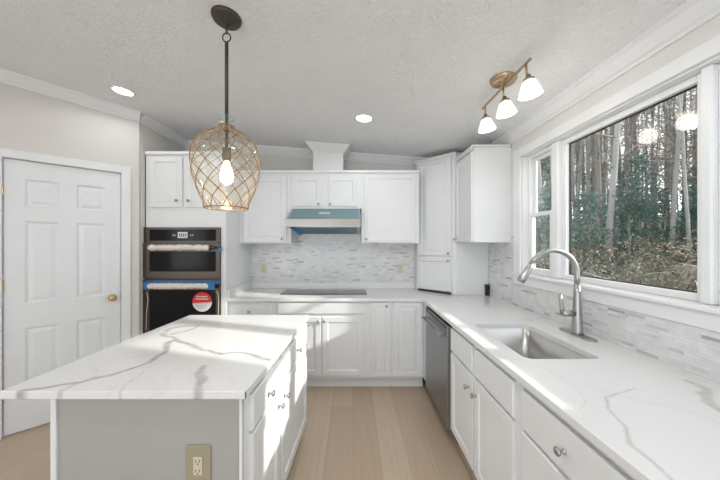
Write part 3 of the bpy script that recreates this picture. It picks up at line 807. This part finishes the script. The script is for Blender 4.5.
# ------------------------------------------------------------------ range hood
HX0, HX1 = xb(285.3, 2.76), xb(360.7, 2.76); HYF = 2.76
t = thing('range_hood', 'stainless range hood still in teal film below the short cabinet', 'range hood', (HX0, HYF, 0)); HW = HX1-HX0
hz = lambda py, Y: zb(py, Y)
zt = 1.832; z1_ = hz(219, HYF); z0_ = hz(226.4, HYF); zbk = 1.575
dB = YB-.009-HYF
dU = UY-.03-HYF
b = MB().mat('steel')
pr = [(.002, z0_), (.002, z1_), (dU, zt), (dB, zt), (dB, zbk), (.13, z0_-.008)]
a = [b.bm.verts.new((0, y, z)) for y, z in pr]; c = [b.bm.verts.new((HW, y, z)) for y, z in pr]; n = len(pr)
b._f(a[::-1]); b._f(c)
for i in range(n): b._f([a[i], a[(i+1)%n], c[(i+1)%n], c[i]])
b.build('hood_shell', t)
# film on the sloping top
nv = Vector((0, -(zt-z1_), dU)).normalized()*.0015
b = MB().mat('film'); q = []
for (x, y, z) in ((.02, .006, z1_+.002), (HW-.012, .006, z1_+.002), (HW-.012, dU-.002, zt-.002), (.02, dU-.002, zt-.002)):
    q.append(Vector((x, y, z)))
lo = [b.bm.verts.new(p+nv*.4) for p in q]; hi = [b.bm.verts.new(p+nv) for p in q]
b._f(lo[::-1]); b._f(hi)
for i in range(4): b._f([lo[i], lo[(i+1)%4], hi[(i+1)%4], hi[i]])
b.build('protective_film', t, label='teal protective film')
MB().mat('white').box(.30, .42, .10, .108, (z1_+zt)/2+.01-.012, (z1_+zt)/2+.012+.01)
lb = MB().mat('almond'); q = []
for (x, s) in ((.315, .45), (.430, .45), (.430, .68), (.315, .68)):
    q.append(Vector((x, .006+(dU-.016)*s, z1_+.002+(zt-z1_-.01)*s)))
lo = [lb.bm.verts.new(p+nv*1.3) for p in q]; hi = [lb.bm.verts.new(p+nv*2.2) for p in q]
lb._f(lo[::-1]); lb._f(hi)
for i in range(4): lb._f([lo[i], lo[(i+1)%4], hi[(i+1)%4], hi[i]])
lb.build('paper_label', t, label='small cream label')
b = MB().mat('steel').sweep([(-.001, z0_), (-.020, z0_+.004), (-.004, z1_-.004), (.001, z1_)][::-1] if False else [(0, z0_), (-.001, z0_), (.018, z1_-.002), (.016, z1_), (0, z1_)], (0, 0, 0), (HW, 0, 0), out=(0, -1, 0)); b.build('front_band', t)
# filter film below
b = MB().mat('filmb')
for k in range(34):
    xk = .05+k*(HW-.08)/34
    p = [Vector((xk, .135, z0_-.0095)), Vector((xk+.014, .135, z0_-.0095)), Vector((xk+.014, dB-.03, zbk-.0015)), Vector((xk, dB-.03, zbk-.0015))]
    up_ = [b.bm.verts.new(v) for v in p]; dn = [b.bm.verts.new(v-Vector((0,0,.006))) for v in p]
    b._f(up_); b._f(dn[::-1])
    for i in range(4): b._f([up_[i], up_[(i+1)%4], dn[(i+1)%4], dn[i]])
b.build('grease_filter', t, label='blue film-covered slatted filter')
b = MB().mat('tape'); 
v = [b.bm.verts.new(p) for p in ((.03,.05,z0_-.001),(.06,.10,z0_-.004),(.135,.16,z0_-.075),(.115,.15,z0_-.09))]
v2 = [b.bm.verts.new(x.co+Vector((0,.003,0))) for x in v]
b._f(v); b._f(v2[::-1])
for i in range(4): b._f([v[i], v[(i+1)%4], v2[(i+1)%4], v2[i]])
b.build('film_flap', t, label='loose blue flap of film')

# duct chase between cabinet top and ceiling
VX0, VX1 = xb(313, 3.12), xb(343, 3.12)
t = thing('duct_chase', 'boxed duct cover with flared crown above the middle wall cabinet', 'duct cover', (0, 0, 0))
b = MB().mat('trimw').box(VX0, VX1, 3.12, YB-.08, U1+.019, ceil_z(VX1)-.003)
b.build('duct_box', t)
b = MB().mat('trimw')
pr = [(0, 0), (.01, 0), (.07, .07), (.075, .082)]
rg = []
for o_, u_ in pr:
    rg.append([b.bm.verts.new((x, y, ceil_z(x)-.086+u_)) for x, y in ((VX0-o_, YB-.08), (VX0-o_, 3.119-o_), (VX1+o_, 3.119-o_), (VX1+o_, YB-.08))])
for a, c in zip(rg, rg[1:]):
    for i in range(3): b._f([a[i], a[i+1], c[i+1], c[i]])
b._f(rg[-1]); b._f(rg[0][::-1])
b.build('duct_crown', t)

# ------------------------------------------------------------------ sink and faucet
t = thing('kitchen_sink', 'undermount stainless sink bowl in the worktop below the window', 'sink', (0, 0, 0))
hx0, hx1, hy0, hy1 = HOLE
def rrect(x0, x1, y0, y1, r, z):
    o = []
    for (cx, cy, a0) in ((x1-r, y1-r, 0), (x0+r, y1-r, 90), (x0+r, y0+r, 180), (x1-r, y0+r, 270)):
        o += [(cx+r*math.cos(math.radians(a0+k*11.25)), cy+r*math.sin(math.radians(a0+k*11.25)), z) for k in range(9)]
    return o
b = MB().mat('steel')
rs = [rrect(hx0-.012, hx1+.012, hy0-.012, hy1+.012, .06, .8835), rrect(hx0+.002, hx1-.002, hy0+.002, hy1-.002, .037, .8835), rrect(hx0+.003, hx1-.003, hy0+.003, hy1-.003, .037, .70),
      rrect(hx0+.012, hx1-.012, hy0+.012, hy1-.012, .036, .676), rrect(hx0+.04, hx1-.04, hy0+.04, hy1-.04, .03, .665)]
vr = [[b.bm.verts.new(p) for p in r] for r in rs]
for i, (a, c) in enumerate(zip(vr, vr[1:])):
    for k in range(len(a)): b._f([a[k], a[(k+1)%len(a)], c[(k+1)%len(a)], c[k]], i > 0)
b._f(vr[-1][::-1])
b.build('bowl', t)
MB().mat('nickel').lathe([(.045, .6655), (.043, .668), (.03, .6665), (.01, .6665)], Matrix.Translation(((hx0+hx1)/2, (hy0+hy1)/2+.02, 0)), n=24).build('drain', t)

FX, FY = 1.325, 1.655
t = thing('kitchen_faucet', 'brushed nickel pull-down gooseneck faucet behind the sink', 'faucet', (FX, FY, .9145))
b = MB().mat('nickel')
out = rrect(-.028, .028, -.125, .125, .027, 0); lo = [b.bm.verts.new(p) for p in out]; mi = [b.bm.verts.new((p[0], p[1], .006)) for p in out]; hi = [b.bm.verts.new((p[0]*.93, p[1]*.985, .009)) for p in out]
b._f(lo[::-1]); b._f(hi)
for a, c in ((lo, mi), (mi, hi)):
    for k in range(len(a)): b._f([a[k], a[(k+1)%len(a)], c[(k+1)%len(a)], c[k]])
b.build('deck_plate', t)
b = MB().mat('nickel').lathe([(.031,.009),(.030,.02),(.027,.08),(.023,.15),(.0185,.24),(.0165,.30)], n=24); b.build('body', t)
pts = [(0,0,.295), (0,0,.34)]; R_ = .141
for k in range(0, 13):
    a = PI*k/14.0; pts.append((-R_+R_*math.cos(a), 0, .360+R_*math.sin(a)))
MB().mat('nickel').tube(pts, .0145, 16).build('gooseneck', t)
e1 = Vector(pts[-1]); dirn = (Vector(pts[-1])-Vector(pts[-2])).normalized()
e2 = e1+dirn*.03; e3 = e1+dirn*.125
MB().mat('nickel').tube([e1, e2, e2+dirn*.004, e1+dirn*.10, e3], [.0155, .0165, .0175, .0225, .0215], 20).build('spray_head', t)
b = MB().mat('nickel').tube([(-.018,0,.128), (-.092,0,.128)], [.019,.018], 16); b.build('valve_arm', t)
b = MB().mat('nickel').tube([(-.086,0,.128), (-.090,0,.155), (-.097,0,.20), (-.103,0,.245)], [.014,.012,.010,.011], 12); b.build('lever', t)

# ------------------------------------------------------------------ pendant
PX, PY = -.630, 1.396; PZ = ceil_z(PX)
t = thing('pendant_lamp', 'clear glass float pendant lamp netted in tan rope above the island', 'lamp', (PX, PY, 0))
tilt = Matrix.Translation((0, 0, PZ)) @ Matrix.Rotation(math.atan(.075), 4, 'Y')
MB().mat('bronze').lathe([(.071,0),(.071,-.008),(.062,-.022),(.02,-.028),(.01,-.04)], tilt, n=32).build('ceiling_canopy', t)
lz = PZ-.04
b = MB().mat('bronze')
def link(z, r, ang, tk=.0028):
    b.tube([(r*.55*math.cos(a*PI/8)*math.cos(ang), r*.55*math.cos(a*PI/8)*math.sin(ang), z+r*math.sin(a*PI/8)) for a in range(16)], tk, 6, closed=True)
link(lz-.008, .014, 0); link(lz-.03, .014, PI/2)
b.tube([(.020*math.cos(a*PI/10), 0, lz-.062+.022*math.sin(a*PI/10)) for a in range(20)], .0035, 6, closed=True)
b.build('hanging_chain', t)
zN = HC+(243.5-117)/F*PY
MB().mat('bronze').lathe([(.006, lz-.084), (.0085, lz-.09), (.0085, zN+.01)], n=14).build('rod', t)
# glass profile (radius, z)
zb_ = HC+(243.5-208.3)/F*PY
gp = [(.107,0),(.113,.004),(.128,.05),(.150,.10),(.168,.155),(.1775,.21),(.178,.255),(.168,.30),(.145,.34),(.112,.370),(.076,.388),(.048,.398),(.037,.412),(.034,.43),(.036,.45),(.041,.462),(.040,.467)]
hs = (zN-zb_)/.467
gp = [(r*(.885 if z < .4 else .95), z*hs+zb_) for r, z in gp]
def smooth_prof(pr, k=5):
    out = []
    for i in range(len(pr)-1):
        p0 = pr[max(i-1, 0)]; p1 = pr[i]; p2 = pr[i+1]; p3 = pr[min(i+2, len(pr)-1)]
        for s in range(k):
            t_ = s/k
            out.append(tuple(.5*((2*p1[c])+(-p0[c]+p2[c])*t_+(2*p0[c]-5*p1[c]+4*p2[c]-p3[c])*t_*t_+(-p0[c]+3*p1[c]-3*p2[c]+p3[c])*t_**3) for c in (0, 1)))
    return out+[pr[-1]]
sp_ = smooth_prof(gp)
MB().mat('globe').lathe(sp_, n=56, cap=False).build('glass_globe', t)
# rope net: diamonds
net = [p for p in sp_ if p[1] <= gp[12][1]]
# parametrize by arc length
L = [0]
for a, c in zip(net, net[1:]): L.append(L[-1]+math.hypot(c[0]-a[0], c[1]-a[1]))
def at_len(s):
    for i in range(len(L)-1):
        if L[i+1] >= s-1e-9:
            f_ = (s-L[i])/max(1e-9, L[i+1]-L[i]); return (net[i][0]+(net[i+1][0]-net[i][0])*f_, net[i][1]+(net[i+1][1]-net[i][1])*f_)
    return net[-1]
b = MB().mat('rope'); N = 11
cellh = (L[-1]-.045)/10.0
for sgn in (1, -1):
    for k in range(N):
        pts = []
        for j in range(0, 57):
            s_ = .045+(L[-1]-.045)*j/56; r, z = at_len(s_)
            rows = (s_-.045)/cellh
            a = 2*PI*k/N + sgn*rows*PI/N
            pts.append(((r+.0022)*math.cos(a), (r+.0022)*math.sin(a), z))
        b.tube(pts, .0019, 5)
for k in range(N):
    for sg in (-.18, .18):
        a0 = 2*PI*k/N; r0, z0 = at_len(.045); r1, z1 = at_len(.004)
        b.tube([((r0+.002)*math.cos(a0), (r0+.002)*math.sin(a0), z0), ((r1+.003)*math.cos(a0+sg), (r1+.003)*math.sin(a0+sg), z1)], .0019, 5)
b.mat('knot')
for row in range(0, 11):
    s_ = .045+cellh*row; r, z = at_len(min(s_, L[-1]))
    for k in range(N):
        a = 2*PI*k/N + row*PI/N
        if r > .05: 
            q = Matrix.Translation(((r+.0025)*math.cos(a), (r+.0025)*math.sin(a), z)); tb = bmesh.new(); bmesh.ops.create_icosphere(tb, subdivisions=1, radius=.0034); b.merge(tb, q, True)
b.mat('rope')
r, z = at_len(.003)
b.tube([((r+.003)*math.cos(a*PI/24), (r+.003)*math.sin(a*PI/24), z) for a in range(48)], .003, 6, closed=True)
r, z = net[-1]
for zz in (0, .005): b.tube([((r+.001)*math.cos(a*PI/16), (r+.001)*math.sin(a*PI/16), z+zz) for a in range(32)], .002, 6, closed=True)
b.build('rope_net', t)
zs_ = zb_+.235
MB().mat('bronze').lathe([(.0085, zN+.01),(.0085, zs_+.07),(.02, zs_+.066),(.022, zs_+.02),(.018, zs_)], n=20).build('socket', t)
MB().mat('bulb').lathe([(.013, zs_),(.016, zs_-.02),(.028, zs_-.05),(.033, zs_-.075),(.028, zs_-.1),(.014, zs_-.115),(.002, zs_-.118)], n=24).build('bulb', t)
pl = bpy.data.lights.new('pendant_light', 'POINT'); pl.energy = 1.2; pl.color = (1, .8, .55); pl.shadow_soft_size = .035
po = bpy.data.objects.new('pendant_light', pl); COL.objects.link(po); po.location = (PX, PY, zs_-.16)

# ------------------------------------------------------------------ track light
TX = .925; t = thing('track_light', 'antique brass ceiling track light with three white glass shades', 'lamp', (TX, 1.724, 0))
tilt = Matrix.Translation((0, 0, ceil_z(TX))) @ Matrix.Rotation(math.atan(.075), 4, 'Y')
MB().mat('abrass').lathe([(.076,0),(.076,-.006),(.070,-.012),(.068,-.022),(.055,-.027),(.012,-.030),(.010,-.05)], tilt, n=36).build('ceiling_canopy', t)
zb2 = ceil_z(TX)-.05
MB().mat('abrass').box(-.006, .006, -.268, .282, zb2-.007, zb2+.007, .002).build('bar', t)
for i, dy in enumerate((-.225, 0, .235)):
    tx = (.012, .006, .0)[i]
    h = MB().mat('abrass').tube([(0, dy, zb2-.0075), (tx*.5, dy, zb2-.06)], .006, 10)
    m_ = Matrix.Translation((tx, dy, zb2-.058)) @ Matrix.Rotation(-.12, 4, 'Y')
    h.lathe([(.008,.0),(.012,-.002),(.013,-.02),(.026,-.022),(.028,-.034),(.022,-.036)], m_, n=20); h = h.build('lamp_holder', t)
    MB().mat('shade').lathe([(.026,-.034),(.034,-.040),(.043,-.066),(.053,-.092),(.0585,-.112),(.056,-.112),(.041,-.068),(.03,-.044),(.024,-.038)], m_, n=32, cap=False).build('lamp_shade', t)
    tl_ = bpy.data.lights.new('shade_lamp', 'POINT'); tl_.energy = .75; tl_.color = (1, .95, .88); tl_.shadow_soft_size = .05
    to_ = bpy.data.objects.new('shade_lamp', tl_); COL.objects.link(to_); to_.location = (TX+tx+.02, 1.724+dy, zb2-.215)
    MB().mat('bulb').lathe([(.010,-.037),(.016,-.05),(.020,-.07),(.014,-.088),(.002,-.092)], m_, n=16).build('bulb', h)
# ------------------------------------------------------------------ recessed lights, the out-of-view ones added as fill
def can(label, X, Y, power=14):
    t = thing('recessed_light', label, 'lamp', (X, Y, ceil_z(X)), 0, None); t.rotation_euler = (0, math.atan(.075), 0)
    MB().mat('trimw').lathe([(.082,-.0005),(.082,-.004),(.066,-.006),(.066,-.0005)], n=36, cap=False).build('trim_ring', t)
    MB().mat('led').lathe([(.065,-.001),(.065,-.003),(.001,-.0035)], n=32).build('lens', t)
    l = bpy.data.lights.new('recessed', 'SPOT'); l.energy = power*.8; l.spot_size = 3.1; l.spot_blend = .3; l.shadow_soft_size = .07; l.color = (.93, .965, 1)
    lo_ = bpy.data.objects.new('recessed_beam', l); COL.objects.link(lo_); lo_.location = (X, Y, ceil_z(X)-.02)
can('round recessed ceiling light in front of the middle wall cabinets', .094, 2.40, 9)
can('round recessed ceiling light near the white panelled door', -1.84, 2.24, 6)
can('added unseen recessed fill light over the walkway beside the island', .15, .62, 36)  # from here on: unseen ceiling lamps added to lift floor and worktops
can('added unseen recessed fill light over the left end of the island', -1.84, .45, 9)
can('added unseen recessed fill light behind the viewer on the window side', .15, -1.2, 20)
can('added unseen recessed fill light behind the viewer on the door side', -1.84, -1.3, 12)

# ------------------------------------------------------------------ outdoors: slope, trees, brush
def gz(x, y):
    d = (x-1.6)*.72+(y)*.69
    return -.25 + (0 if d < 4 else (d-4)*.115) + .12*math.sin(x*.9+y*.6)*min(1, max(0, (d-2)*.2))
b = MB().mat('ground'); g = {}
nx, ny = 60, 60
for i in range(nx+1):
    for j in range(ny+1):
        x = 1.62+36*(i/nx)**1.5; y = -8+50*(j/ny); g[i, j] = b.bm.verts.new((x, y, gz(x, y)))
for i in range(nx):
    for j in range(ny): b._f([g[i,j], g[i+1,j], g[i+1,j+1], g[i,j+1]], True)
struct(b.build('ground', merge=False))

def trunk(b, h, r, rnd, nbr=8, m='bark', lean=.05):
    b.mat(m); lx, ly = rnd.uniform(-lean, lean)*h, rnd.uniform(-lean, lean)*h; pts = []; n = 9
    for k in range(n+1):
        t_ = k/n; pts.append(Vector((lx*t_+rnd.uniform(-.04,.04)*t_*2, ly*t_+rnd.uniform(-.04,.04)*t_*2, h*t_-.2)))
    b.tube(pts, [r*(1-.75*k/n)*(1.25 if k == 0 else 1) for k in range(n+1)], 7)
    tips = []
    for k in range(nbr):
        t_ = rnd.uniform(.22, .97); i = min(n-1, int(t_*n)); p = pts[i].lerp(pts[i+1], t_*n-i)
        a = rnd.uniform(0, 2*PI); l = rnd.uniform(.5, 1.6)*(1.2-t_*.6); d = Vector((math.cos(a), math.sin(a), rnd.uniform(.1, .9)))
        q = p+d*l*.5; q2 = p+d*l+Vector((0,0,rnd.uniform(-.1,.3)))
        b.tube([p, q, q2], [r*.28*(1-t_*.5), r*.18*(1-t_*.5), .006], 4); tips += [q, q2]
        for _ in range(3):
            s0 = p.lerp(q2, rnd.uniform(.3, 1)); b.tube([s0, s0+Vector((rnd.uniform(-.5,.5), rnd.uniform(-.5,.5), rnd.uniform(.0,.5)))], [.010, .004], 3); 
    return pts, tips
def leaves(b, centres, n, spread, size, rnd, m):
    b.mat(m)
    for _ in range(n):
        c = rnd.choice(centres)+Vector((rnd.gauss(0, spread), rnd.gauss(0, spread), rnd.gauss(0, spread*.7)))
        u = Vector((rnd.uniform(-1,1), rnd.uniform(-1,1), rnd.uniform(-1,1))).normalized(); v = u.orthogonal().normalized(); s_ = size*rnd.uniform(.6, 1.4)
        vs = [b.bm.verts.new(c+u*s_), b.bm.verts.new(c+v*s_*.6), b.bm.verts.new(c-u*s_), b.bm.verts.new(c-v*s_*.6)]; b._f(vs)
protos = []
FORL = [('slender bare forest tree with grey-brown trunk beyond the window', 'bare trees beyond the window'),
        ('forest tree with thin rust-brown leaves beyond the window', 'brown-leaved trees beyond the window'),
        ('dark green young evergreen in the woods beyond the window', 'young evergreens beyond the window'),
        ('grey brushy thicket at the wood edge beyond the window', 'brush beyond the window')]
def proto_tree(kind, seed):
    rnd = random.Random(seed); lb_, gr = FORL[kind]
    t = thing(['bare_tree', 'autumn_tree', 'evergreen_tree', 'brush_thicket'][kind], lb_, ['tree', 'tree', 'tree', 'shrub'][kind], (0,0,0), 0, gr)
    b = MB()
    if kind == 0:
        trunk(b, rnd.uniform(10, 15), rnd.uniform(.04, .095), rnd, 26, rnd.choice(['bark', 'bark2'])); b.build('trunk', t, merge=False)
    elif kind == 1:
        pts, tips = trunk(b, rnd.uniform(6, 11), rnd.uniform(.03, .06), rnd, 30, 'bark'); b.build('trunk', t, merge=False)
        l = MB(); leaves(l, tips, 700, .45, .055, rnd, rnd.choice(['leafb', 'leafb', 'leafy'])); l.build('foliage', t, merge=False)
    elif kind == 2:
        h = rnd.uniform(2.6, 4.4); pts, tips = trunk(b, h, .045, rnd, 0, 'bark'); b.build('trunk', t, merge=False)
        cs_ = []
        for k in range(46):
            f_ = rnd.random(); a = rnd.uniform(0, 2*PI); rad = (1-f_)*h*.33*rnd.uniform(.3, 1)
            cs_.append(Vector((rad*math.cos(a), rad*math.sin(a), .25+f_*(h-.3)-rad*.15)))
        l = MB(); leaves(l, cs_, 1500, .14, .05, rnd, 'leafg'); l.build('foliage', t, merge=False)
    else:
        b.mat('bark')
        for k in range(26):
            a = rnd.uniform(0, 2*PI); p = Vector((rnd.gauss(0,.35), rnd.gauss(0,.35), -.05)); q = p+Vector((rnd.gauss(0,.4), rnd.gauss(0,.4), rnd.uniform(.3, 1.0)))
            b.tube([p, p.lerp(q, .5)+Vector((rnd.gauss(0,.08), rnd.gauss(0,.08), 0)), q], [.011, .008, .003], 3)
        b.build('stems', t, merge=False)
        l = MB(); leaves(l, [Vector((rnd.gauss(0,.45), rnd.gauss(0,.45), rnd.uniform(.1, 1.0))) for _ in range(30)], 420, .15, .03, rnd, rnd.choice(['leafy', 'leafb', 'leafg'])); l.build('foliage', t, merge=False)
    return t
rnd = random.Random(21)
def scatter(kind, nproto, n, y0, y1, u0, u1, minsep):
    ps = [proto_tree(kind, 100*kind+k) for k in range(nproto)]; placed = []; used = [False]*nproto; tries = 0
    while len(placed) < n and tries < 6000:
        tries += 1
        Y = y0+(y1-y0)*rnd.random()**.8; u_ = rnd.uniform(u0, u1); X = u_*Y
        if X < 3.6 or any(math.hypot(X-a, Y-c) < minsep for a, c in placed): continue
        placed.append((X, Y)); i = rnd.randrange(nproto)
        if not used[i]: o = ps[i]; used[i] = True
        else: o = copy_tree(ps[i])
        o.location = (X, Y, gz(X, Y)); o.rotation_euler = (0, 0, rnd.uniform(0, 2*PI)); s_ = rnd.uniform(.85, 1.15); o.scale = (s_, s_, s_)
    for i in range(nproto):
        if not used[i]: ps[i].location = (u0*y1+i, y1+1, gz(u0*y1+i, y1+1))
scatter(0, 8, 150, 8.5, 26, .52, 1.55, .40)
scatter(1, 4, 40, 9.5, 26, .52, 1.5, .6)
scatter(2, 4, 24, 7.5, 14, .68, 1.5, .8)
scatter(3, 4, 26, 5.6, 11, .6, 1.5, .7)
scatter(0, 3, 36, 6.5, 13, 1.6, 2.9, .6)
scatter(1, 2, 14, 7, 13, 1.6, 2.9, .8)
scatter(2, 2, 8, 5.5, 10, 1.6, 2.7, .9)
for k in range(7):
    Y = 5.2+k*.45; X = Y*(.8+.09*((k*5) % 7)); a = .5+k*.8
    L_ = 1.6+.25*(k % 3); z = gz(X, Y)
    p0 = Vector((X, Y, z+.12)); p1 = p0+Vector((math.cos(a)*L_, math.sin(a)*L_*.3, .25+.12*(k % 3)))
    b = MB().mat('twig').tube([p0, p0.lerp(p1, .5)+Vector((0,0,.05)), p1], [.022, .016, .006], 6)
    o = b.build('fallen_branch'); tag(o, 'pale fallen branch on the leafy slope beyond the window', 'branch', 'fallen branches beyond the window')
